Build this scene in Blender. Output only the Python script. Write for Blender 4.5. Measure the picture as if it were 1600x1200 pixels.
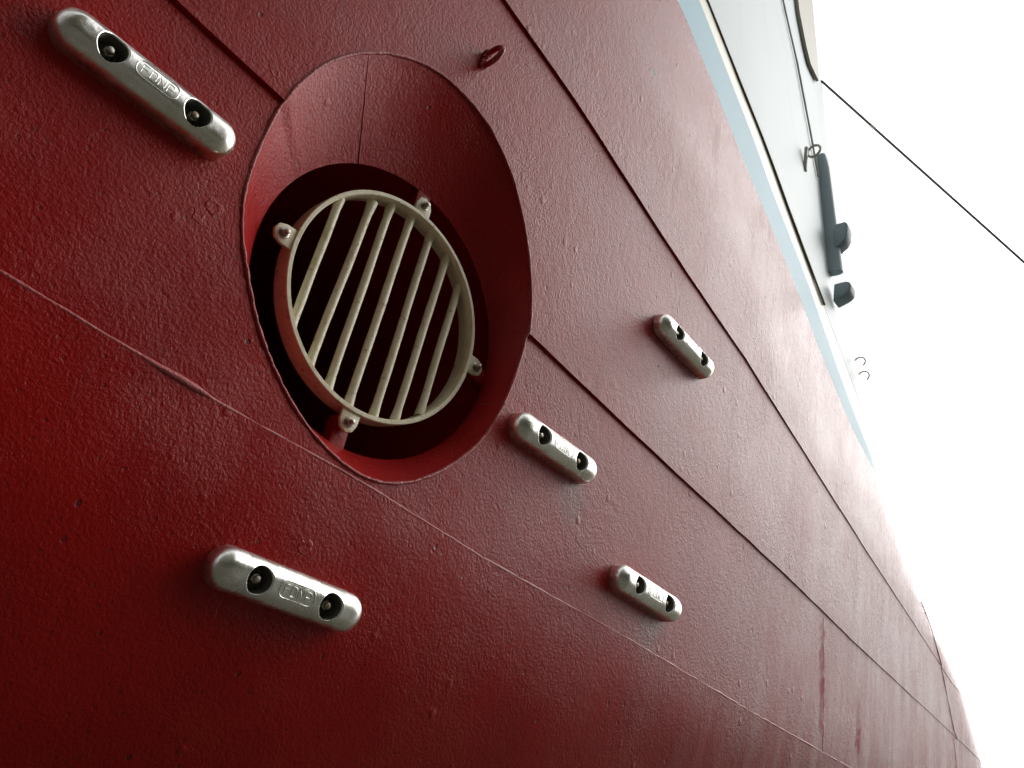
import bpy, bmesh, math, random
from mathutils import Vector, Matrix
random.seed(7)
R = math.radians
SC = bpy.context.scene
for o in list(bpy.data.objects): bpy.data.objects.remove(o)

# ------------------------------------------------------------------ camera
PHI = R(16.0)                      # outward flare of the hull plating
CAMH = 1.65
D0 = 1.19                          # camera to plating, metres
cs, sn = math.cos(PHI), math.sin(PHI)
EX = Vector((1, 0, 0)); EM = Vector((0, -sn, cs)); EO = Vector((0, -cs, -sn))   # along hull, up the plating, outward
HULL_ORIGIN = Vector((0, 0, CAMH)) - EO * D0
def frame(loc, rot=0.0):
    m = Matrix.Identity(4)
    ex = EX * math.cos(rot) + EM * math.sin(rot); em = -EX * math.sin(rot) + EM * math.cos(rot)
    for i, v in enumerate((ex, em, EO)): m.col[i][:3] = v
    m.translation = loc
    return m
HF = frame(HULL_ORIGIN)
def basis(c):                      # (along hull, up plating, inward) -> world
    return EX * c[0] + EM * c[1] - EO * c[2]
cam = bpy.data.cameras.new('camera'); co = bpy.data.objects.new('camera', cam); SC.collection.objects.link(co)
right = basis((0.64016, 0.21640, -0.73713)); up = basis((-0.45332, 0.88106, -0.13502)); fwd = basis((0.62024, 0.42059, 0.66212))
cm = Matrix.Identity(4)
for i, v in enumerate((right, up, -fwd)): cm.col[i][:3] = v
cm.translation = Vector((0, 0, CAMH)); co.matrix_world = cm
cam.sensor_width = 36; cam.lens = 28.0; cam.clip_start = 0.02; cam.clip_end = 3000
SC.camera = co

# ------------------------------------------------------------------ light
SUN_FROM = Vector((0.80, -0.42, 0.52)).normalized()
w = bpy.data.worlds.new('World'); SC.world = w; w.use_nodes = True
nt = w.node_tree; nt.nodes.clear()
out = nt.nodes.new('ShaderNodeOutputWorld'); bg = nt.nodes.new('ShaderNodeBackground')
sky = nt.nodes.new('ShaderNodeTexSky'); sky.sky_type = 'NISHITA'; sky.sun_disc = False
sky.sun_elevation = math.asin(SUN_FROM.z); sky.sun_rotation = math.atan2(SUN_FROM.x, SUN_FROM.y)
sky.air_density = 1.0; sky.dust_density = 6.0; sky.ozone_density = 1.0
bw = nt.nodes.new('ShaderNodeRGBToBW'); mx = nt.nodes.new('ShaderNodeMix'); mx.data_type = 'RGBA'
mx.inputs[0].default_value = 0.88                      # overcast: most of the blue is gone
nt.links.new(sky.outputs[0], bw.inputs[0]); nt.links.new(sky.outputs[0], mx.inputs[6]); nt.links.new(bw.outputs[0], mx.inputs[7])
pw = nt.nodes.new('ShaderNodeGamma'); pw.inputs[1].default_value = 0.42      # cloud cover evens the sky out
gn = nt.nodes.new('ShaderNodeMix'); gn.data_type = 'RGBA'; gn.blend_type = 'MULTIPLY'; gn.inputs[0].default_value = 1; gn.inputs[7].default_value = (4.5, 4.5, 4.5, 1)
nt.links.new(mx.outputs[2], pw.inputs[0]); nt.links.new(pw.outputs[0], gn.inputs[6]); nt.links.new(gn.outputs[2], bg.inputs[0]); nt.links.new(bg.outputs[0], out.inputs[0])
bg.inputs[1].default_value = 0.15
sl = bpy.data.lights.new('sun', 'SUN'); sl.energy = 0.8; sl.angle = R(40); sl.color = (1, .97, .93)
so = bpy.data.objects.new('sun', sl); SC.collection.objects.link(so)
so.rotation_euler = (-SUN_FROM).to_track_quat('-Z', 'Y').to_euler()
SC.view_settings.view_transform = 'Standard'; SC.view_settings.look = 'None'
SC.view_settings.exposure = 0.35; SC.view_settings.gamma = 1.0; SC.view_settings.use_curve_mapping = False
SC.render.engine = 'CYCLES'

# ------------------------------------------------------------------ materials
def mat(name, col, rough=.4, metal=0.0, spec=.5):
    m = bpy.data.materials.new(name); m.use_nodes = True
    b = m.node_tree.nodes['Principled BSDF']
    b.inputs['Base Color'].default_value = (*col, 1); b.inputs['Roughness'].default_value = rough
    b.inputs['Metallic'].default_value = metal; b.inputs['Specular IOR Level'].default_value = spec
    return m, m.node_tree, b
class G:                                                # small node graph helper
    def __init__(s, nt):
        s.nt = nt; s.co = nt.nodes.new('ShaderNodeTexCoord').outputs['Object']
    def n(s, t, **k):
        x = s.nt.nodes.new(t)
        for a, b in k.items(): setattr(x, a, b)
        return x
    def lk(s, a, b): s.nt.links.new(a, b)
    def map(s, scale=(1, 1, 1), rot=(0, 0, 0), src=None):
        x = s.n('ShaderNodeMapping'); x.inputs['Scale'].default_value = scale; x.inputs['Rotation'].default_value = rot
        s.lk(src or s.co, x.inputs[0]); return x.outputs[0]
    def noise(s, scale, detail=3, rough=.55, src=None, dist=0.0):
        x = s.n('ShaderNodeTexNoise'); x.inputs['Scale'].default_value = scale; x.inputs['Detail'].default_value = detail
        x.inputs['Roughness'].default_value = rough; x.inputs['Distortion'].default_value = dist
        s.lk(src or s.co, x.inputs['Vector']); return x.outputs[0]
    def voro(s, scale, src=None, rnd=1.0, out='Distance'):
        x = s.n('ShaderNodeTexVoronoi'); x.inputs['Scale'].default_value = scale; x.inputs['Randomness'].default_value = rnd
        s.lk(src or s.co, x.inputs['Vector']); return x.outputs[out]
    def voro2(s, scale, src=None):
        x = s.n('ShaderNodeTexVoronoi'); x.inputs['Scale'].default_value = scale; s.lk(src or s.co, x.inputs['Vector']); return x.outputs['Distance'], x.outputs['Color']
    def ramp(s, v, a, b, c=0.0, d=1.0):
        x = s.n('ShaderNodeMapRange'); x.interpolation_type = 'SMOOTHSTEP'
        for i, q in enumerate((a, b, c, d)): x.inputs[i + 1].default_value = q
        s.lk(v, x.inputs[0]); return x.outputs[0]
    def m(s, op, a, b=None):
        x = s.n('ShaderNodeMath', operation=op)
        for i, q in enumerate((a, b)):
            if q is None: continue
            if isinstance(q, (int, float)): x.inputs[i].default_value = q
            else: s.lk(q, x.inputs[i])
        return x.outputs[0]
    def mix(s, f, a, b):
        x = s.n('ShaderNodeMix', data_type='RGBA')
        if isinstance(f, (int, float)): x.inputs[0].default_value = f
        else: s.lk(f, x.inputs[0])
        for i, q in ((6, a), (7, b)):
            if isinstance(q, tuple): x.inputs[i].default_value = (*q, 1)
            else: s.lk(q, x.inputs[i])
        return x.outputs[2]
    def bump(s, h, b, strength=1.0, dist=1.0):
        x = s.n('ShaderNodeBump'); x.inputs['Strength'].default_value = strength; x.inputs['Distance'].default_value = dist
        s.lk(h, x.inputs['Height']); s.lk(x.outputs[0], b.inputs['Normal'])

def red_paint(name, grain=1.0, marks=True, base=((.240, .0036, .0030), (.295, .0052, .0034))):
    m, nt, b = mat(name, (.2, .01, .01), .3, 0, .2)
    g = G(nt)
    sk = g.map((1.0, .85, 1.0), (0, 0, .35))            # rolled paint, grain slightly drawn out
    fine = g.noise(170, 4, .66, sk)
    mid = g.noise(48, 1, .5, sk)
    big = g.noise(3.2, 3, .5)
    rag = g.noise(4.5, 2)                               # where the old coats are rougher
    rough_zone = g.ramp(rag, .36, .68, .80, 1.18)
    h = g.m('MULTIPLY', g.m('ADD', g.m('MULTIPLY', g.m('SUBTRACT', fine, .5), .0022 * grain), g.m('MULTIPLY', g.m('SUBTRACT', mid, .5), .0010 * grain)), rough_zone)
    cd, cc_ = g.voro2(78, sk)
    crat = g.m('MULTIPLY', g.ramp(cd, .34, .12), g.ramp(cc_, .66, .76))   # pinholes
    h = g.m('SUBTRACT', h, g.m('MULTIPLY', crat, .0004 * grain))
    ld, lc = g.voro2(27, g.map((1, .75, 1)))            # blisters and pits, only in some patches
    blob = g.ramp(ld, .28, .07)
    lump = g.m('MULTIPLY', g.m('MULTIPLY', blob, g.ramp(lc, .45, .30)), g.ramp(rag, .50, .62))
    pitm = g.m('MULTIPLY', g.m('MULTIPLY', g.ramp(ld, .15, .06), g.ramp(lc, .56, .64)), g.ramp(rag, .58, .42))
    h = g.m('ADD', h, g.m('MULTIPLY', lump, .0017 * grain))
    h = g.m('SUBTRACT', h, g.m('MULTIPLY', pitm, .0010 * grain))
    h = g.m('ADD', h, g.m('MULTIPLY', g.noise(2.0, 0), .0020))      # dishing between frames
    tone = g.ramp(big, .3, .72)
    c = g.mix(tone, base[0], base[1])
    c = g.mix(g.m('MULTIPLY', g.ramp(rag, .52, .68), .55), c, (.275, .0095, .0026))
    drip = g.noise(1.0, 4, .68, g.map((17, 1.8, 1)))
    c = g.mix(g.m('MULTIPLY', g.ramp(drip, .55, .75), .30), c, (.10, .0045, .0045))
    c = g.mix(g.m('MULTIPLY', g.ramp(fine, .58, .8), .2), c, (.22, .018, .018))
    c = g.mix(g.m('MULTIPLY', pitm, .75), c, (.05, .010, .009))
    c = g.mix(g.m('MULTIPLY', crat, .40), c, (.06, .006, .006))
    ro = g.m('ADD', g.ramp(big, .3, .75, .20, .28), g.m('MULTIPLY', g.ramp(drip, .5, .72), .06))
    if marks:
        sep = g.n('ShaderNodeSeparateXYZ'); g.lk(g.co, sep.inputs[0]); X, Y = sep.outputs[0], sep.outputs[1]
        def dist(x, y, sx=1.0, sy=1.0):
            dx = g.m('MULTIPLY', g.m('SUBTRACT', X, x), sx); dy = g.m('MULTIPLY', g.m('SUBTRACT', Y, y), sy)
            return g.m('SQRT', g.m('ADD', g.m('MULTIPLY', dx, dx), g.m('MULTIPLY', dy, dy)))
        wob = g.m('MULTIPLY', g.m('SUBTRACT', g.noise(60, 3), .5), .020)
        for x, y, r_ in ((.368, .701, .016), (.352, .672, .011), (.742, .249, .014), (.36, 1.00, .008)):   # single blisters
            d = g.m('ADD', dist(x, y), wob); ringb = g.m('MULTIPLY', g.ramp(d, r_, r_ * .75), g.ramp(d, r_ * .2, r_ * .7, .35, 1))
            h = g.m('ADD', h, g.m('MULTIPLY', ringb, .0012))
        for x, y, r_ in ((1.375, 1.98, .011), (1.351, 1.972, .007), (1.399, 2.003, .007), (1.396, 1.944, .008), (1.485, 1.909, .006), (1.345, 1.995, .006)):   # chips down to primer
            c = g.mix(g.ramp(g.m('ADD', dist(x, y, 1.3, .8), wob), r_, r_ * .55), c, (.045, .008, .008))
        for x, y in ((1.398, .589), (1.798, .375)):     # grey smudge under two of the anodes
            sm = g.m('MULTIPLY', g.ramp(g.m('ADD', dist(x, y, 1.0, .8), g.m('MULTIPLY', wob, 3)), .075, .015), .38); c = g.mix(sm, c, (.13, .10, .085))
        run = g.noise(1.0, 5, .7, g.map((11, 2.0, 1)))             # washed-down chalky runs, plus pale sky glare painted in toward the bow
        chalk_glare = g.m('MULTIPLY', g.ramp(run, .36, .68, .25, 1), g.ramp(X, 1.5, 3.7))
        c = g.mix(g.m('MULTIPLY', chalk_glare, .62), c, (.60, .47, .46))
        def streak(x0, lean, y0, y1, wd):
            d = g.m('ABSOLUTE', g.m('SUBTRACT', g.m('ADD', X, g.m('MULTIPLY', Y, lean)), x0))
            d = g.m('ADD', d, g.m('MULTIPLY', g.m('SUBTRACT', g.noise(22, 4, .65), .48), .11))
            return g.m('MULTIPLY', g.m('MULTIPLY', g.ramp(d, wd, wd * .15), g.ramp(g.noise(38, 4, .7, g.map((1, .35, 1))), .30, .52)), g.m('MULTIPLY', g.ramp(Y, y0, y0 + .1), g.ramp(Y, y1, y1 - .2)))
        st = g.m('MAXIMUM', streak(2.955, .105, .28, .82, .034), streak(3.295, .10, .24, .58, .036))
        c = g.mix(g.m('MULTIPLY', st, .9), c, (.27, .004, .010))
        ro = g.m('ADD', ro, g.m('MULTIPLY', st, .3))
    g.bump(h, b, .9)
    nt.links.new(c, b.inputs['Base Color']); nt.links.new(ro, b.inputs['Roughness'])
    return m
M = {}
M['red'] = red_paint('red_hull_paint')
M['red_smooth'] = red_paint('red_tunnel_paint', .9, False, ((.28, .010, .011), (.34, .015, .015)))
m, nt, b = mat('red_weld', (.30, .02, .02), .34); g = G(nt); g.bump(g.m('MULTIPLY', g.noise(180, 3), .003), b); M['red_weld'] = m
def light_paint(name, col, dirt, amt, rough=.33):
    m, nt, b = mat(name, col, rough); g = G(nt)
    r = g.noise(1.0, 4, .6, g.map((9, 1.0, 1)))
    c = g.mix(g.m('MULTIPLY', g.ramp(r, .5, .8), amt), col, dirt)
    c = g.mix(g.m('MULTIPLY', g.ramp(g.noise(30, 3), .62, .75), amt * .6), c, dirt)
    nt.links.new(c, b.inputs['Base Color'])
    h = g.m('ADD', g.m('MULTIPLY', g.noise(110, 3), .0008), g.m('MULTIPLY', g.noise(1.6, 1), .012)); g.bump(h, b, .8)
    return m
M['white'] = light_paint('white_topside_paint', (.56, .63, .64), (.47, .54, .54), .35, .55)
M['blue'] = light_paint('pale_blue_stripe_paint', (.32, .57, .69), (.38, .58, .65), .3, .5)
M['cream'] = light_paint('cream_paint', (.80, .77, .62), (.6, .55, .42), .4)
M['brown'] = light_paint('weathered_beige_paint', (.30, .275, .21), (.22, .20, .15), .5, .5)
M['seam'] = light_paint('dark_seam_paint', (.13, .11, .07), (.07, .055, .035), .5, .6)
M['slate'] = light_paint('slate_rubber', (.24, .31, .34), (.28, .34, .36), .4, .55)
M['grey'] = light_paint('grey_paint', (.36, .36, .31), (.25, .24, .2), .4, .5)
# zinc
m, nt, b = mat('cast_zinc', (.62, .64, .60), .3, 1.0); g = G(nt)
c = g.mix(g.ramp(g.noise(22, 4, .65), .42, .70), (.90, .90, .85), (.74, .75, .69))
c = g.mix(g.m('MULTIPLY', g.ramp(g.noise(9, 3, .6, g.map((1, 2.2, 1))), .5, .7), .55), c, (.78, .72, .54))
nt.links.new(c, b.inputs['Base Color']); nt.links.new(g.ramp(g.noise(35, 4), .3, .75, .24, .42), b.inputs['Roughness'])
g.bump(g.m('ADD', g.m('MULTIPLY', g.noise(130, 3), .0003), g.m('MULTIPLY', g.noise(24, 2), .0014)), b); M['zinc'] = m
m, nt, b = mat('zinc_relief', (.66, .68, .64), .3, 1.0); g = G(nt); g.bump(g.m('MULTIPLY', g.noise(150, 3), .0005), b); M['relief'] = m
m, nt, b = mat('bolt_steel', (.30, .28, .25), .42, .9); g = G(nt)
nt.links.new(g.mix(g.ramp(g.noise(120, 4), .4, .7), (.50, .47, .42), (.24, .16, .10)), b.inputs['Base Color']); M['bolt'] = m
M['core'] = light_paint('dark_steel_insert', (.13, .125, .105), (.16, .11, .07), .5, .6)
# grille enamel
m, nt, b = mat('beige_enamel', (.62, .56, .39), .38); g = G(nt)
c = g.mix(g.ramp(g.noise(26, 4, .6), .45, .72), (.74, .69, .50), (.62, .55, .37))
c = g.mix(g.m('MULTIPLY', g.ramp(g.noise(60, 4, .7), .60, .70), .75), c, (.27, .15, .07))
nt.links.new(c, b.inputs['Base Color']); g.bump(g.m('MULTIPLY', g.noise(110, 3), .0012), b); M['beige'] = m
m, nt, b = mat('rope_fibre', (.13, .14, .135), .8); g = G(nt)
wv = g.n('ShaderNodeTexWave'); wv.inputs['Scale'].default_value = 25; wv.inputs['Distortion'].default_value = 1.5; g.lk(g.co, wv.inputs[0])
g.bump(g.m('MULTIPLY', wv.outputs[1], .0008), b); M['rope'] = m
M['tape'] = light_paint('pale_tape', (.6, .57, .48), (.4, .38, .3), .4, .6)
m, nt, b = mat('dock_concrete', (.3, .29, .26), .85); g = G(nt)
c = g.mix(g.ramp(g.noise(.6, 5, .6), .35, .7), (.115, .11, .085), (.06, .058, .045)); nt.links.new(c, b.inputs['Base Color'])
g.bump(g.m('MULTIPLY', g.noise(14, 5), .01), b); M['concrete'] = m

# ------------------------------------------------------------------ helpers
def link(o, parent=None):
    SC.collection.objects.link(o)
    if parent is not None: o.parent = parent
    return o
def mesh(name, verts, faces, m, parent=None, smooth=True, angle=35, mw=None):
    me = bpy.data.meshes.new(name); me.from_pydata([tuple(v) for v in verts], [], faces); me.update()
    bm = bmesh.new(); bm.from_mesh(me); bmesh.ops.remove_doubles(bm, verts=bm.verts, dist=1e-6)
    bmesh.ops.recalc_face_normals(bm, faces=bm.faces); bm.to_mesh(me); bm.free()
    if smooth:
        me.polygons.foreach_set('use_smooth', [True] * len(me.polygons)); me.set_sharp_from_angle(angle=R(angle))
    me.materials.append(m)
    o = bpy.data.objects.new(name, me); link(o, parent)
    if mw is not None: o.matrix_world = mw
    return o
def empty(name, mw, label, cat, group=None):
    o = bpy.data.objects.new(name, None); o.empty_display_size = .1; link(o); o.matrix_world = mw
    tag(o, label, cat, group); return o
def tag(o, label, cat, group=None):
    o['label'] = label; o['category'] = cat
    if group: o['group'] = group
def tube(pts, r, n=10, closed=False, ring=None):
    """verts, faces of a tube along pts; r may be a list"""
    V, F = [], []; N = len(pts); pts = [Vector(p) for p in pts]
    ref = None
    for i, p in enumerate(pts):
        a = pts[(i - 1) % N] if (closed or i > 0) else p; b_ = pts[(i + 1) % N] if (closed or i < N - 1) else p
        t = (b_ - a).normalized()
        if ref is None: ref = Vector((0, 0, 1)) if abs(t.z) < .9 else Vector((1, 0, 0))
        x = (ref - t * ref.dot(t)).normalized(); ref = x; y = t.cross(x)
        rr = r[i] if isinstance(r, (list, tuple)) else r
        for k in range(n):
            q = 2 * math.pi * k / n; V.append(p + x * math.cos(q) * rr + y * math.sin(q) * rr)
    for i in range(N if closed else N - 1):
        j = (i + 1) % N
        for k in range(n): F.append((i * n + k, i * n + (k + 1) % n, j * n + (k + 1) % n, j * n + k))
    if not closed: F += [tuple(range(n))[::-1], tuple((N - 1) * n + k for k in range(n))]
    return V, F
def prism(poly, z0, z1):
    n = len(poly); V = [(x, y, z0) for x, y in poly] + [(x, y, z1) for x, y in poly]
    return V, [tuple(range(n))[::-1], tuple(range(n, 2 * n))] + [(i, (i + 1) % n, n + (i + 1) % n, n + i) for i in range(n)]
def join(*parts):
    V, F = [], []
    for v, f in parts:
        k = len(V); V += list(v); F += [tuple(i + k for i in q) for q in f]
    return V, F
def bevel(o, wdt, seg=2, ang=30):
    bm = bmesh.new(); bm.from_mesh(o.data)
    ed = [e for e in bm.edges if len(e.link_faces) == 2 and e.calc_face_angle(0) > R(ang)]
    bmesh.ops.bevel(bm, geom=ed, offset=wdt, segments=seg, affect='EDGES', profile=.5, clamp_overlap=True)
    bm.to_mesh(o.data); bm.free()
    o.data.polygons.foreach_set('use_smooth', [True] * len(o.data.polygons)); o.data.set_sharp_from_angle(angle=R(50))
    return o
def lerp(tab, x):
    if x <= tab[0][0]: i = 0
    elif x >= tab[-1][0]: i = len(tab) - 2
    else:
        i = 0
        while tab[i + 1][0] < x: i += 1
    (x0, y0), (x1, y1) = tab[i], tab[i + 1]
    return y0 + (y1 - y0) * (x - x0) / (x1 - x0)

# ------------------------------------------------------------------ hull form (girth a, height up the plating t)
S0 = [(-3, 4.836), (0.2, 5.236), (0.35, 5.05), (0.5, 4.864), (0.65, 4.678), (0.8, 4.492), (0.95, 4.186), (1.1, 3.869), (1.25, 3.627),
      (1.4, 3.397), (1.55, 3.278), (1.7, 3.179), (1.85, 3.143), (2.0, 3.162), (2.45, 3.193), (3.05, 3.25), (3.8, 3.317), (4.55, 3.381), (6.5, 3.55)]
RHO = [(0, 1.0), (1, 1.0), (2, .6), (4, .5)]
SEAM3 = [(-28, 0.74), (-6, 0.74), (.15, .433), (.51, .407), (.8, .395), (1.14, .366), (1.73, .338), (2.42, .294), (3.2, .253), (5, .16), (9, .1)]
SEAM2 = [(-28, 1.5), (-6, 1.5), (.17, .984), (.389, .966), (1.119, .894), (1.626, .844), (2.625, .757), (3.157, .698), (4.272, .597), (4.937, .535), (9, .4)]
SEAM1 = [(-28, 2.6), (-6, 2.6), (.765, 1.646), (1.102, 1.589), (1.674, 1.456), (2.118, 1.37), (3.222, 1.099), (4.087, .901), (4.484, .806), (9, .75)]
TB = [(-28, 3.6), (-6, 3.6), (1.434, 1.95), (2.038, 1.63), (2.463, 1.423), (3.108, 1.194), (4, .96), (9, .85)]
BLUE_LO = [(-28, 4.4), (-6, 4.4), (1.465, 2.431), (1.648, 2.344), (1.982, 2.177), (2.245, 2.055), (2.509, 1.925), (2.687, 1.812), (2.89, 1.707), (3.119, 1.600), (3.329, 1.535), (5, 1.42), (9, 1.42)]
BLUE_HI = [(-28, 4.6), (-6, 4.6), (1.579, 2.580), (1.819, 2.455), (2.036, 2.345), (2.204, 2.240), (2.54, 2.065), (2.785, 1.910), (2.968, 1.785), (3.197, 1.655), (3.4, 1.56), (5, 1.45), (9, 1.45)]
TK = [(-28, 4.75), (-6, 4.75), (1.632, 2.633), (1.905, 2.500), (2.149, 2.385), (2.33, 2.273), (2.729, 2.043), (3.2, 1.77), (3.5, 1.66), (5, 1.55), (9, 1.55)]
BLUE_LO, BLUE_HI, TK = ([(a, t - .045) for a, t in q] for q in (BLUE_LO, BLUE_HI, TK))      # the plating stands proud
TOP = [(-28, 6.5), (-6, 6.5), (9, 6.5)]; BOT = [(-28, -7.0), (-6, -7.0), (9, -7.0)]; BILGE = [(-28, -0.75), (-6, -0.75), (9, -.75)]
TB0, RB = .36, 1.15
TILT_B, TILT_K, ARC = math.tan(R(2)), math.tan(R(7)), 2.2
def hull(a, t, w=0.0):
    """point of the shell in hull axes: along, up the plating, outward"""
    tt, dn, nz = t, 0.0, 0.0
    if t < TB0:                                           # turn of the bilge
        e = min((TB0 - t) / RB, R(74)); rest = (TB0 - t) - RB * e
        tt = TB0 - RB * math.sin(e) - rest * math.cos(e); dn = RB * (1 - math.cos(e)) + rest * math.sin(e)
    s0, r = lerp(S0, t), lerp(RHO, t)
    e = min(max(0, a - s0) / r, ARC); rest = max(0, a - s0) - r * e
    s = a if a <= s0 else s0 + r * math.sin(e) + rest * math.cos(e)
    sp = min(a, s0)
    n = dn + max(0, t - lerp(TB, sp)) * TILT_B + max(0, t - lerp(TK, sp)) * TILT_K + r * (1 - math.cos(e)) + rest * math.sin(e)
    return Vector((s + w * math.sin(e), tt, -n + w * math.cos(e)))

ship = empty('ship_hull', HF, 'red ship hull with pale blue stripe and white topside, seen from below', 'ship')
WAV = {}
def wav(line, a):                                        # hand-cut plate edges
    return WAV.setdefault((id(line), round(a, 3)), random.uniform(-1, 1) * .0013 if line in (SEAM1, SEAM2, BLUE_LO, BLUE_HI) else 0.0)
def plate(name, lo, hi, w, m, sub, mids=()):
    """one strake of plating: a closed slab between two seam lines"""
    A = [-28, -20, -13, -9, -6, -4, -3, -2, -1.4] + [-1 + .08 * i for i in range(88)] + [6.1, 6.4, 6.8, 7.2, 7.6, 8.2, 9, 10, 11]
    rows = [lo] + list(mids) + [hi]
    T = []
    for k in range(len(rows) - 1):
        for j in range(sub): T.append((k, j / sub))
    T.append((len(rows) - 2, 1.0))
    nA, nT = len(A), len(T); V = []
    for off in (w, -.025):
        for k, f in T:
            for a in A:
                t = (lerp(rows[k], a) + wav(rows[k], a)) * (1 - f) + (lerp(rows[k + 1], a) + wav(rows[k + 1], a)) * f
                V.append(hull(a, t, off * (1 - .82 * min(1, max(0, (a - .9) / 3.2))) if off > 0 else off))
    F = []; H = nA * nT
    idx = lambda s, j, i: s * H + j * nA + i
    for s in (0, 1):
        for j in range(nT - 1):
            for i in range(nA - 1): F.append((idx(s, j, i), idx(s, j, i + 1), idx(s, j + 1, i + 1), idx(s, j + 1, i)))
    for i in range(nA - 1):
        F.append((idx(0, 0, i), idx(0, 0, i + 1), idx(1, 0, i + 1), idx(1, 0, i)))
        F.append((idx(0, nT - 1, i), idx(0, nT - 1, i + 1), idx(1, nT - 1, i + 1), idx(1, nT - 1, i)))
    for j in range(nT - 1):
        F.append((idx(0, j, 0), idx(0, j + 1, 0), idx(1, j + 1, 0), idx(1, j, 0)))
        F.append((idx(0, j, nA - 1), idx(0, j + 1, nA - 1), idx(1, j + 1, nA - 1), idx(1, j, nA - 1)))
    return mesh(name, V, F, m, ship, True, 20)
W2, W1, WK = .0080, .0150, .0165
plate('hull_plate', BOT, SEAM3, .001, M['red'], 24, (BILGE,))
pA = plate('hull_plate', SEAM3, SEAM2, .0, M['red'], 6)
pB = plate('hull_plate', SEAM2, SEAM1, W2, M['red'], 6)
plate('hull_plate', SEAM1, BLUE_LO, W1, M['red'], 5, (TB,))
plate('painted_stripe', BLUE_LO, BLUE_HI, W1, M['blue'], 2)['label'] = 'pale blue stripe above the red plating'
plate('painted_stripe', BLUE_HI, TK, W1, M['cream'], 2)['label'] = 'narrow cream stripe above the blue one'
plate('topside_plate', TK, TOP, WK, M['white'], 16)
top = [hull(a, 6.49, -.01) for a in [-28, -13, -6, 0, 2] + [3 + .1 * i for i in range(20)] + [6, 8, 10]]
mesh('deck', top, [tuple(range(len(top)))], M['brown'], ship, False)

def bead(line, a0, a1, r, w, m, step=.03, jit=.3, name='weld_bead', thick=None):
    pts, rr = [], []; n = max(4, int((a1 - a0) / step))
    for i in range(n + 1):
        a = a0 + (a1 - a0) * i / n
        pts.append(hull(a, lerp(line, a) + random.uniform(-1, 1) * r * .25, w))
        rr.append(r * (1 + random.uniform(-jit, jit)) * (thick(a) if thick else 1))
    V, F = tube(pts, rr, 6); return mesh(name, V, F, m, ship, True, 60)
m, nt, b = mat('lit_red_weld', (.34, .06, .06), .42); g = G(nt); g.bump(g.m('MULTIPLY', g.noise(180, 3), .003), b); M['lit_weld'] = m  # light on the seam bead painted in as a paler red
bead(SEAM3, -2, 4.6, .0030, -.0015, M['lit_weld'], thick=lambda a: 1 + 1.1 * math.exp(-((a - .43) / .07) ** 2))
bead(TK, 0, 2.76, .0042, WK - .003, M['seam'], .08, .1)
def vbead(pts, r, w, m, n=26, jit=.35):
    P, rr = [], []
    for i in range(n + 1):
        f = i / n * (len(pts) - 1); k = min(int(f), len(pts) - 2); f -= k
        a = pts[k][0] * (1 - f) + pts[k + 1][0] * f + random.uniform(-1, 1) * r * .3; t = pts[k][1] * (1 - f) + pts[k + 1][1] * f
        P.append(hull(a, t, w)); rr.append(r * (1 + random.uniform(-jit, jit)))
    V, F = tube(P, rr, 6); return mesh('weld_bead', V, F, m, ship, True, 60)
vbead([(2.887, .73), (2.945, .27)], .0008, -.0004, M['red_weld'])
vbead([(4.02, 1.09), (4.074, 1.045), (4.28, .86)], .0018, W1*.28-.001, M['red_weld'])
vbead([(4.28, .85), (4.472, .60), (4.52, .57)], .0018, W2*.28-.001, M['red_weld'])
vbead([(4.472, .565), (4.55, .3)], .0018, -.001, M['red_weld'])
vbead([(2.66, 4.6), (2.706, 4.024), (2.842, 3.635), (2.929, 3.153), (2.96, 2.9)], .0052, WK, M['grey'], 30, .1)

# ------------------------------------------------------------------ thruster tunnel opening
HOLE = [(.51, 1.201), (.6, 1.272), (.706, 1.307), (.841, 1.291), (.961, 1.212), (1.06, 1.074), (1.116, .927), (1.12, .808), (1.098, .675), (1.051, .57),
        (.969, .478), (.885, .423), (.795, .406), (.698, .427), (.611, .472), (.529, .541), (.475, .61), (.424, .695), (.4, .773), (.393, .869), (.4, .984), (.441, 1.105)]
def catmull(P, sub):
    n = len(P); O = []
    for i in range(n):
        p0, p1, p2, p3 = (Vector(P[(i + k) % n]) for k in (-1, 0, 1, 2))
        for j in range(sub):
            t = j / sub
            O.append(.5 * ((2 * p1) + (p2 - p0) * t + (2 * p0 - 5 * p1 + 4 * p2 - p3) * t * t + (3 * p1 - p0 - 3 * p2 + p3) * t ** 3))
    return O
hole = catmull(HOLE, 9)
TC, TR, TE = Vector((.791, .777)), .311, .085             # mouth of the tunnel
def wplate(p): return W2 if p[1] > lerp(SEAM2, p[0]) else 0.0
cv, cf = prism([(p[0], p[1]) for p in hole], -.2, .2)
cutter = mesh('cutter', cv, cf, M['red'], ship, False)
for p in (pA, pB):
    md = p.modifiers.new('cut', 'BOOLEAN'); md.operation = 'DIFFERENCE'; md.solver = 'EXACT'; md.object = cutter
bpy.context.view_layer.update()
dg = bpy.context.evaluated_depsgraph_get()
for p in (pA, pB):
    me = bpy.data.meshes.new_from_object(p.evaluated_get(dg)); p.modifiers.clear(); p.data = me
    me.set_sharp_from_angle(angle=R(20))
bpy.data.objects.remove(cutter)
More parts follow.
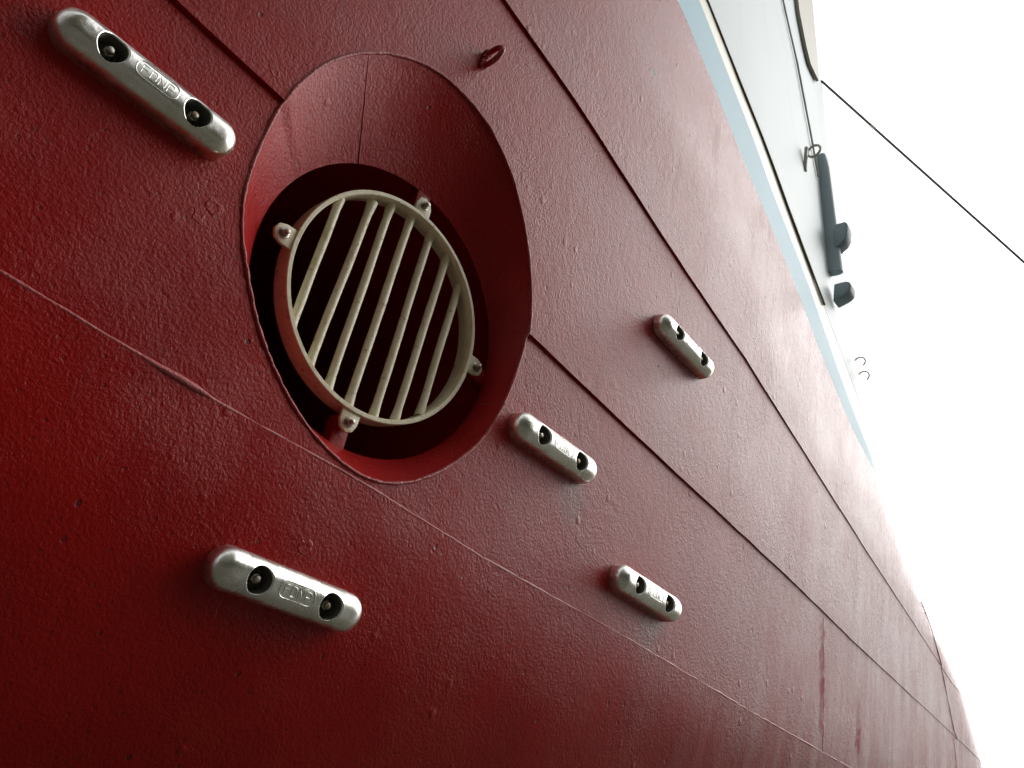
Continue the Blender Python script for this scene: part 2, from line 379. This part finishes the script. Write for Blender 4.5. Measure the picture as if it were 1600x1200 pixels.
# conical fairing, lip, tunnel tube
NH = len(hole); V, F = [], []
rings = 8
for j in range(rings + 1):
    f = j / rings
    for p in hole:
        d = (p - TC); q = TC + d.normalized() * TR
        x = p * (1 - f) + q * f; wz = (wplate(p) - .001) * (1 - f) + -TE * f
        V.append((x[0], x[1], wz))
for p in hole:
    q = TC + (p - TC).normalized() * (TR + .006); V.append((q[0], q[1], -TE - .010))
for j in range(rings + 1):
    for i in range(NH): F.append((j * NH + i, j * NH + (i + 1) % NH, (j + 1) * NH + (i + 1) % NH, (j + 1) * NH + i))
fair = mesh('tunnel_fairing', V, F, M['red_smooth'], ship, True, 40)
V, F = [], []; n = 72
for r, z in ((TR + .006, -TE - .010), (.365, -TE - .012), (.365, -.5), (.365, -1.3), (.001, -1.32)):
    V += [(TC[0] + r * math.cos(2 * math.pi * k / n), TC[1] + r * math.sin(2 * math.pi * k / n), z) for k in range(n)]
for j in range(4):
    for k in range(n): F.append((j * n + k, j * n + (k + 1) % n, (j + 1) * n + (k + 1) % n, (j + 1) * n + k))
mesh('tunnel_tube', V, F, M['red_smooth'], ship, True, 40)
P = [(p[0] + random.uniform(-1, 1) * .0005, p[1] + random.uniform(-1, 1) * .0005, wplate(p)) for p in hole]
V, F = tube(P, [.0036 * random.uniform(.7, 1.3) for _ in P], 6, True); mesh('weld_bead', V, F, M['red_weld'], ship, True, 60)
for (h0, h1) in (((.51, 1.196), (.578, 1.028)), ((1.107, .70), (1.075, .66))):
    pts = []
    for i in range(13):
        f = i / 12; p = Vector(h0); d = (p - TC).normalized(); q = TC + d * TR
        x = p * (1 - f) + q * f; pts.append((x[0] + random.uniform(-1, 1) * .0012, x[1], .004 * (1 - f) - TE * f + .0005))
    V, F = tube(pts, .0016, 6); mesh('weld_bead', V, F, M['red_weld'], fair, True, 60)
GC, GR, GE = Vector((.790, .781)), .246, .065             # grille centre, radius, recess
for k in (0, 1, 3):                                       # red brackets that carry the grille
    q = k * math.pi / 2 + (.0, -.01, .0, -.02)[k]; d = Vector((math.cos(q), math.sin(q))); e = Vector((-d[1], d[0]))
    c0, c1 = GC + d * .256, TC + d * .350
    V, F = prism([tuple(c0 + e * .017), tuple(c0 - e * .017), tuple(c1 - e * .020), tuple(c1 + e * .020)], -GE - .055, -GE - .020)
    bevel(mesh('bracket', V, F, M['red_smooth'], ship), .002)

# ------------------------------------------------------------------ grille
gm = HF @ Matrix.Translation((GC[0], GC[1], -GE))
gr = empty('round_grille', gm, 'round beige bar grille bolted across the dark tunnel opening', 'grille')
V, F = [], []; n = 96
prof = [(GR - .010, -.044), (GR - .010, -.0015), (GR - .0085, 0), (GR - .0015, 0), (GR, -.0015), (GR, -.044)]
for r, z in prof: V += [(r * math.cos(2 * math.pi * k / n), r * math.sin(2 * math.pi * k / n), z) for k in range(n)]
for j in range(6):
    for k in range(n): F.append((j * n + k, j * n + (k + 1) % n, ((j + 1) % 6) * n + (k + 1) % n, ((j + 1) % 6) * n + k))
mesh('rim', V, F, M['beige'], gr, True, 40)
for i, (x0, x1) in enumerate(((-.180, -.177), (-.110, -.116), (-.064, -.061), (-.008, -.006), (.054, .058), (.113, .111), (.171, .168))):
    y = lambda x: math.sqrt((GR - .008) ** 2 - x * x)
    zt = (-.024, -.022, -.026, -.025, -.026, -.024, -.026)[i]
    p0, p1 = Vector((x1, -y(x1), -.026)), Vector((x0, y(x0) - (.012 if i == 1 else 0), zt))
    V, F = tube([p0.lerp(p1, k / 12) + Vector((math.sin(k * .9 + i) * .0003, 0, math.cos(k * .7 + i) * .0003)) for k in range(13)],
                [.0088 * random.uniform(.97, 1.05) * (1.3 if k in (0, 12) else 1) for k in range(13)], 12)
    mesh('bar', V, F, M['beige'], gr, True, 60)
for k in range(4):
    q = k * math.pi / 2 + (.0, -.01, .0, -.02)[k]
    d = Vector((math.cos(q), math.sin(q))); e = Vector((-d[1], d[0])); cc = d * .268
    poly = [d * (GR - .002) + e * .022] + [cc + d * (.021 * math.cos(u)) + e * (.021 * math.sin(u)) for u in [math.pi / 2 - math.pi * j / 4 for j in range(5)]] + [d * (GR - .002) - e * .022]
    V, F = prism([tuple(p) for p in poly], -.0125, -.0045)
    lug = bevel(mesh('lug', V, F, M['beige'], gr), .0012)
    hexp = [tuple(cc + Vector((.0085 * math.cos(j * math.pi / 3 + k), .0085 * math.sin(j * math.pi / 3 + k)))) for j in range(6)]
    rnd = lambda r: [tuple(cc + Vector((r * math.cos(j * math.pi / 8), r * math.sin(j * math.pi / 8)))) for j in range(16)]
    V, F = join(prism(rnd(.0115), -.0046, -.003), prism(hexp, -.003, .004), prism(rnd(.005), .004, .011))
    bevel(mesh('bolt', V, F, M['bolt'], lug), .0006, 1)

# ------------------------------------------------------------------ zinc anodes
AW, AU, AB, AH = .0345, .116, .013, .031                  # half width, half length of the straight part, wall, dome
HX, HR = .0715, .0222                                     # bolt holes
PROF = [(0, 1), (.2, .995), (.34, .98), (.44, .945), (.55, .87), (.68, .755), (.78, .655), (.86, .555), (.92, .45), (.965, .31), (.99, .15), (1, 0)]      # flat crown, sloping shoulders
def dome(d):
    return AB + AH * max(0, lerp(PROF, min(1, d / AW)))
def anode_mesh():
    V, F, cache = [], [], {}
    def v(x, y, z):
        k = (round(x, 6), round(y, 6), round(z, 6))
        if k not in cache: cache[k] = len(V); V.append((x, y, z))
        return cache[k]
    Q = 24; qy = [AW * math.sin((i / Q * 2 - 1) * math.pi / 2) for i in range(Q + 1)]
    def quad(a, b_, c, d):
        s = []
        for i in (a, b_, c, d):
            if i not in s: s.append(i)
        if len(s) > 2: F.append(tuple(s))
    def strip(x0, x1, k):
        for i in range(k):
            xa, xb = x0 + (x1 - x0) * i / k, x0 + (x1 - x0) * (i + 1) / k
            for j in range(Q):
                a, b_ = qy[j], qy[j + 1]
                quad(v(xa, a, dome(abs(a))), v(xb, a, dome(abs(a))), v(xb, b_, dome(abs(b_))), v(xa, b_, dome(abs(b_))))
    hb = .029
    strip(-AU, -HX - hb, 3); strip(-HX + hb, HX - hb, 14); strip(HX + hb, AU, 3)
    for hx in (-HX, HX):                                  # recessed bolt hole with rolled lip
        NS = Q; outer = []
        for j in range(Q): outer.append((hb, j / Q * 2 - 1))
        for j in range(NS): outer.append((hb - 2 * hb * j / NS, 1))
        for j in range(Q): outer.append((-hb, 1 - j / Q * 2))
        for j in range(NS): outer.append((-hb + 2 * hb * j / NS, -1))
        lev = [(0, 1), (.35, 1), (.65, 1), (.85, 1)]
        def ringpt(i, r, z=None, drop=0):
            u, q = outer[i]; th = math.atan2(q * hb, u)
            x, y = r * math.cos(th), r * math.sin(th)
            return v(hx + x, y, (dome(abs(y)) - drop) if z is None else z)
        grids = []
        for f, _ in lev:
            row = []
            for i, (u, q) in enumerate(outer):
                th = math.atan2(q * hb, u); rx, ry = (HR + .0035) * math.cos(th), (HR + .0035) * math.sin(th)
                qr = math.asin(ry / AW) / (math.pi / 2)
                uu, qq = u * (1 - f) + rx * f, q * (1 - f) + qr * f
                yy = AW * math.sin(qq * math.pi / 2)
                if f == 0: yy = min(qy, key=lambda t: abs(t - yy))
                row.append(v(hx + uu, yy, dome(abs(yy))))
            grids.append(row)
        N = len(outer)
        grids.append([ringpt(i, HR + .0035) for i in range(N)])
        for r, dr in ((HR + .0018, -.0004), (HR + .0008, .0002), (HR, .0016), (HR - .0004, .004)): grids.append([ringpt(i, r, None, dr) for i in range(N)])
        for r, z in ((HR - .0008, .022), (HR - .0022, .006), (.004, .005), (0, .005)): grids.append([ringpt(i, r, z) for i in range(N)])
        for j in range(len(grids) - 1):
            for i in range(N): quad(grids[j][i], grids[j][(i + 1) % N], grids[j + 1][(i + 1) % N], grids[j + 1][i])
    C = 20
    for sgn in (-1, 1):                                   # rounded ends
        for c in range(C):
            t0, t1 = math.pi * (c / C - .5), math.pi * ((c + 1) / C - .5)
            for j in range(Q // 2, Q):
                quad(*[v(sgn * (AU + r * math.cos(t)), (0 if abs(r * math.sin(t)) < 1e-9 else r * math.sin(t)), dome(r)) for r, t in ((qy[j], t0), (qy[j + 1], t0), (qy[j + 1], t1), (qy[j], t1))])
    rim = [(-AU + 2 * AU * i / 20, -AW) for i in range(21)] + [(AU + AW * math.cos(t), AW * math.sin(t)) for t in [math.pi * (c / C - .5) for c in range(1, C)]] \
        + [(AU - 2 * AU * i / 20, AW) for i in range(21)] + [(-AU - AW * math.cos(t), -AW * math.sin(t)) for t in [math.pi * (c / C - .5) for c in range(1, C)]]
    k = len(rim)
    for i in range(k):
        (x0, y0), (x1, y1) = rim[i], rim[(i + 1) % k]
        quad(v(x0, y0, AB), v(x1, y1, AB), v(x1 * 1.004, y1 * 1.02, 0), v(x0 * 1.004, y0 * 1.02, 0))
    return V, F
TY = .0015                                                # lettering sits on the crown
def relief(x, y, h): return (x, y, dome(abs(y)) + h)
def stroke(pts, r, h=.0003, closed=False):
    full = []; n = len(pts)
    for i in range(n if closed else n - 1):
        a, b_ = Vector((*pts[i], 0)), Vector((*pts[(i + 1) % n], 0)); k = max(1, int((b_ - a).length / .003))
        for q in range(k): p = a.lerp(b_, q / k); full.append(relief(p.x, p.y, h))
    if not closed: full.append(relief(*pts[-1], h))
    return tube(full, r, 6, closed)
def lettering():                                          # raised FDNP
    w_, h_ = .0098, .0078; out_ = []
    L = {'F': [[(1, 1), (-1, 1), (-1, -1)], [(-1, .1), (.7, .1)]],
         'D': [[(-1, 1), (.55, 1), (1, .6), (1, -.6), (.55, -1), (-1, -1), (-1, 1)]],
         'N': [[(-1, -1), (-1, 1), (1, -1), (1, 1)]],
         'P': [[(-1, -1), (-1, 1), (.7, 1), (1, .7), (1, .2), (.7, -.1), (-1, -.1)]]}
    for k, ch in enumerate('FDNP'):
        cx = (k - 1.5) * .0142
        for st in L[ch]: out_.append(stroke([(cx + x * w_ * .5, y * h_ + TY) for x, y in st], .0008, .0))
    return join(*out_)
def border():
    pts = []; hw, hh, r = .0345, .0138, .011
    for cx, cy, a0 in ((hw - r, hh - r, 0), (-hw + r, hh - r, 90), (-hw + r, -hh + r, 180), (hw - r, -hh + r, 270)):
        for j in range(7):
            t = R(a0 + 15 * j); pts.append(relief(cx + r * math.cos(t), cy + r * math.sin(t) + TY, .0002))
    full = []
    for i in range(len(pts)):
        a, b_ = Vector(pts[i]), Vector(pts[(i + 1) % len(pts)]); k = max(1, int((b_ - a).length / .006))
        for j in range(k):
            q = a.lerp(b_, j / k); full.append(relief(q.x, q.y, .0002))
    return tube(full, .0009, 6, True)
def bolt_shape(x):
    rnd = lambda r: [(x + r * math.cos(j * math.pi / 8), r * math.sin(j * math.pi / 8)) for j in range(16)]
    hexp = [(x + .0088 * math.cos(j * math.pi / 3 + .4), .0088 * math.sin(j * math.pi / 3 + .4)) for j in range(6)]
    return join(prism(rnd(.0125), .0045, .007), prism(hexp, .007, .027), prism(rnd(.0056), .027, .034))
spots = [
    (.199, .806, -1.0, .0, 'largest silver zinc anode, beside the upper left of the round opening'),
    (.7355, .1735, -.8, .0, 'silver zinc anode on the darkest red plating, straight below the round opening'),
    (1.283, .668, -1.0, .0, 'silver zinc anode just right of the lower right edge of the round opening'),
    (1.739, .461, -2.4, .0, 'silver zinc anode at the lower right, below the seam, far from the opening'),
    (1.735, 1.195, -3.2, W2, 'small silver zinc anode highest on the right, between the two dark plate seams')]
proto = None
for (x, y, rz, wz, lab) in spots:
    p0, pu = hull(x, y, wz), hull(x, y + .02, wz); lean = math.atan2(pu.z - p0.z, pu.y - p0.y)
    mw = frame(HF @ p0, R(rz)) @ Matrix.Rotation(lean, 4, 'X')
    if proto is None:
        a = empty('zinc_anode', mw, lab, 'anode', 'zinc anodes bolted to the hull')
        V, F = anode_mesh(); body = mesh('body', V, F, M['zinc'], a, True, 50)
        body.data.materials.append(M['core'])             # steel insert lining the bolt holes
        for p in body.data.polygons:
            if min(math.hypot(p.center.x - hx, p.center.y) for hx in (-HX, HX)) < HR - .0005: p.material_index = 1
        V, F = lettering(); mesh('lettering', V, F, M['relief'], a, True, 60)
        V, F = border(); mesh('border', V, F, M['relief'], a, True, 60)
        for hx in (-HX, HX):
            V, F = bolt_shape(hx); bevel(mesh('bolt', V, F, M['bolt'], a), .0006, 1)
        proto = a
    else:
        a = proto.copy(); SC.collection.objects.link(a); a.matrix_world = mw; a['label'] = lab
        for ch in list(proto.children):
            c = ch.copy(); SC.collection.objects.link(c); c.parent = a

# ------------------------------------------------------------------ small fittings on the red plating
em = frame(HF @ Vector((.772, 1.437, W2)))
ey = empty('pad_eye', em, 'small red painted eye ring standing out of the plating above the round opening', 'eye ring')
pts = [(0, .021 * math.cos(u), .026 + .034 * math.sin(u)) for u in [2 * math.pi * k / 28 for k in range(28)]]
V, F = tube(pts, .0068, 10, True); mesh('ring', V, F, M['red_weld'], ey, True, 60)
pts = [(random.uniform(-.003, .003), -.024 + .048 * k / 8, .004 + random.uniform(-.002, .003)) for k in range(9)]
V, F = tube(pts, [.008 * random.uniform(.7, 1.4) for _ in pts], 8); mesh('weld_foot', V, F, M['red_weld'], ey, True, 60)

# ------------------------------------------------------------------ fittings on the white topside
def on(a, t, w=0.0): return HF @ hull(a, t, w)
rt = empty('ring_plate', frame(on(2.735, 2.84, WK)), 'little grey ring on a flat bar, on the white topside near the dark fender', 'ring')
V, F = prism([(-.006, -.10), (.010, -.10), (.004, .045), (-.010, .045)], 0, .016); bevel(mesh('flat_bar', V, F, M['grey'], rt), .003)
pts = [(.02, .028 + .034 * math.cos(u), .036 + .030 * math.sin(u)) for u in [2 * math.pi * k / 28 for k in range(28)]]
V, F = tube(pts, .006, 8, True); mesh('ring', V, F, M['grey'], rt, True, 60)
fb = empty('fender_bar', frame(on(2.955, 2.285, WK)), 'long dark slate vertical fender bar with a side lug on the white topside', 'fender')
V, F = [], []; n = 14
sec = [(-.022, -.02), (-.022, .030), (-.016, .048), (-.004, .056), (.008, .055), (.018, .046), (.023, .025), (.023, -.02)]
inv = HF.inverted() @ fb.matrix_world; inv = inv.inverted()
for j in range(n + 1):
    f = j / n; a, t = 2.955 + .105 * f, 2.285 + .85 * f; k = 1 - .25 * max(0, (f - .85) / .15) ** 2 if f > .85 else 1
    c = inv @ hull(a, t, WK); tp = 1 - .2 * f
    V += [(c.x + x * tp, c.y, c.z + z * k * tp * .9) for x, z in sec]
m_ = len(sec)
for j in range(n):
    for k in range(m_): F.append((j * m_ + k, j * m_ + (k + 1) % m_, (j + 1) * m_ + (k + 1) % m_, (j + 1) * m_ + k))
F += [tuple(range(m_)), tuple(n * m_ + k for k in range(m_))]
mesh('bar', V, F, M['slate'], fb, True, 50)
def lug_prism(y0, h, reach, th):
    poly = [(0, y0), (.0, y0 + h), (reach * .78, y0 + h * 1.02), (reach * .95, y0 + h * .93), (reach, y0 + h * .75), (reach * .95, y0 + h * .42), (reach * .75, y0 + h * .25)]
    Vv, Ff = prism(poly, -th, th)
    return [(z, y, x) for x, y, z in Vv], Ff
V, F = [(x + .03, y, z) for x, y, z in lug_prism(.13, .15, .062, .032)[0]], lug_prism(.13, .15, .062, .032)[1]; bevel(mesh('lug', V, F, M['slate'], fb), .006)
lo = bevel(mesh('hull_lug', *lug_prism(0, .092, .075, .034), M['slate'], None), .007)
lo.matrix_world = frame(on(2.945, 2.10, WK)); tag(lo, 'short dark slate lug standing alone just below the fender bar', 'lug')
for (a, t, lab) in ((3.15, 1.915, 'upper of two tiny pale hooks on the overexposed white bow'), (3.175, 1.855, 'lower of two tiny pale hooks on the overexposed white bow')):
    pts = [(0, .024 * math.cos(u), .024 + .024 * math.sin(u)) for u in [R(-60 + 12 * k) for k in range(18)]]
    V, F = tube(pts, .0035, 8); h = mesh('small_hook', V, F, M['tape'], None, True, 60)
    h.matrix_world = frame(on(a, t, WK)); tag(h, lab, 'hook', 'tiny hooks on the bow')
# beige doubler strip near the top of the bow
L = [(a - .09, t) for a, t in [(3.194, 3.923), (3.149, 4.04), (3.105, 4.287), (3.119, 4.559), (3.13, 5.0), (3.15, 5.6)]]
Rr = [(3.25, 3.93), (3.275, 4.05), (3.335, 4.35), (3.395, 4.72), (3.43, 5.0), (3.50, 5.6)]
V = []; F = []
for (a, b_) in zip(L, Rr):
    for k in range(4):
        f = k / 3; V.append(hull(a[0] * (1 - f) + b_[0] * f, a[1] * (1 - f) + b_[1] * f, WK + .014))
    for k in range(4):
        f = k / 3; V.append(hull(a[0] * (1 - f) + b_[0] * f, a[1] * (1 - f) + b_[1] * f, WK - .005))
for j in range(5):
    o = j * 8
    for k in range(3):
        F.append((o + k, o + k + 1, o + 8 + k + 1, o + 8 + k)); F.append((o + 4 + k, o + 4 + k + 1, o + 12 + k + 1, o + 12 + k))
    F.append((o, o + 4, o + 12, o + 8)); F.append((o + 3, o + 7, o + 15, o + 11))
F += [(0, 1, 2, 3, 7, 6, 5, 4), (40, 41, 42, 43, 47, 46, 45, 44)]
mesh('doubler_plate', V, F, M['brown'], ship, True, 30)

# ------------------------------------------------------------------ mooring rope
r0 = Vector(on(3.422, 4.131, WK - .01))
P0 = r0; PM = Vector((4.573, -0.144, 5.04)); d = PM - P0
pts = [P0 + d * (k / 20) for k in range(0, 21)]
far = P0 + d * 5.2; far.z = .35
pts += [PM.lerp(far, k / 14) + Vector((0, 0, -.9 * (k / 14) * (1 - k / 14))) for k in range(1, 15)]
mr = empty('mooring_rope', Matrix.Translation(P0), 'taut dark mooring rope running from the white bow to the lower right sky', 'rope')
V, F = tube([p - P0 for p in pts], .0075, 8); mesh('line', V, F, M['rope'], mr, True, 60)
tp = P0 + d * .262; V, F = tube([tp - d.normalized() * .018 - P0, tp + d.normalized() * .018 - P0], .009, 8); mesh('tape', V, F, M['tape'], mr, True, 60)

# ------------------------------------------------------------------ dock floor
V, F = [], []
for x in (-600, -20, 20, 600):
    for y in (-600, -20, 20, 600): V.append((x, y, 0))
for i in range(3):
    for j in range(3): F.append((i * 4 + j, (i + 1) * 4 + j, (i + 1) * 4 + j + 1, i * 4 + j + 1))
gd = mesh('ground', V, F, M['concrete'], None, False); gd['kind'] = 'structure'; gd['label'] = 'concrete dock floor under the ship'

# added dock wall, out of frame, to darken what the plating mirrors
V, F = [], []
m, nt, b = mat('blocker_wall', (.25, .22, .14), .7); g = G(nt)
nt.links.new(g.mix(g.ramp(g.noise(.7, 5, .6), .35, .7), (.15, .14, .085), (.08, .075, .05)), b.inputs['Base Color']); M['wall'] = m
dw = mesh('blocker_dock_wall', *prism([(-60, -8.5), (9.5, -8.5), (9.5, -7.0), (-60, -7.0)], 0.0, 6.3), M['wall'], None, False)
tag(dw, 'added concrete wall, out of frame, that darkens the hull reflections', 'wall')

# added tall shed, unseen behind the camera, blocks sky light from the plating
sh = empty('blocker_shed', Matrix.Translation((-24, -20, 5.8)), 'added corrugated shed, out of frame, that blocks sky light from the hull', 'shed')
V, F = [], []; nx = 160
for k in range(nx + 1):
    x = -25 + 50 * k / nx; y = 10 + (.06 if k % 2 else 0)
    V += [(x, y, 0), (x, y, 11)]
for k in range(nx): F.append((2 * k, 2 * k + 2, 2 * k + 3, 2 * k + 1))
mesh('front_wall', V, F, M['wall'], sh, False)
mesh('end_wall', *prism([(24.7, -10), (24.95, -10), (24.95, 9.9), (24.7, 9.9)], 0, 11), M['wall'], sh, False)
mesh('end_wall', *prism([(-24.95, -10), (-24.7, -10), (-24.7, 9.9), (-24.95, 9.9)], 0, 11), M['wall'], sh, False)
mesh('roof', [(-25.4, 10.5, 11.01), (25.4, 10.5, 11.01), (25.4, 0, 14), (-25.4, 0, 14), (-25.4, -10.5, 11.01), (25.4, -10.5, 11.01)], [(0, 1, 2, 3), (3, 2, 5, 4)], M['slate'], sh, False)
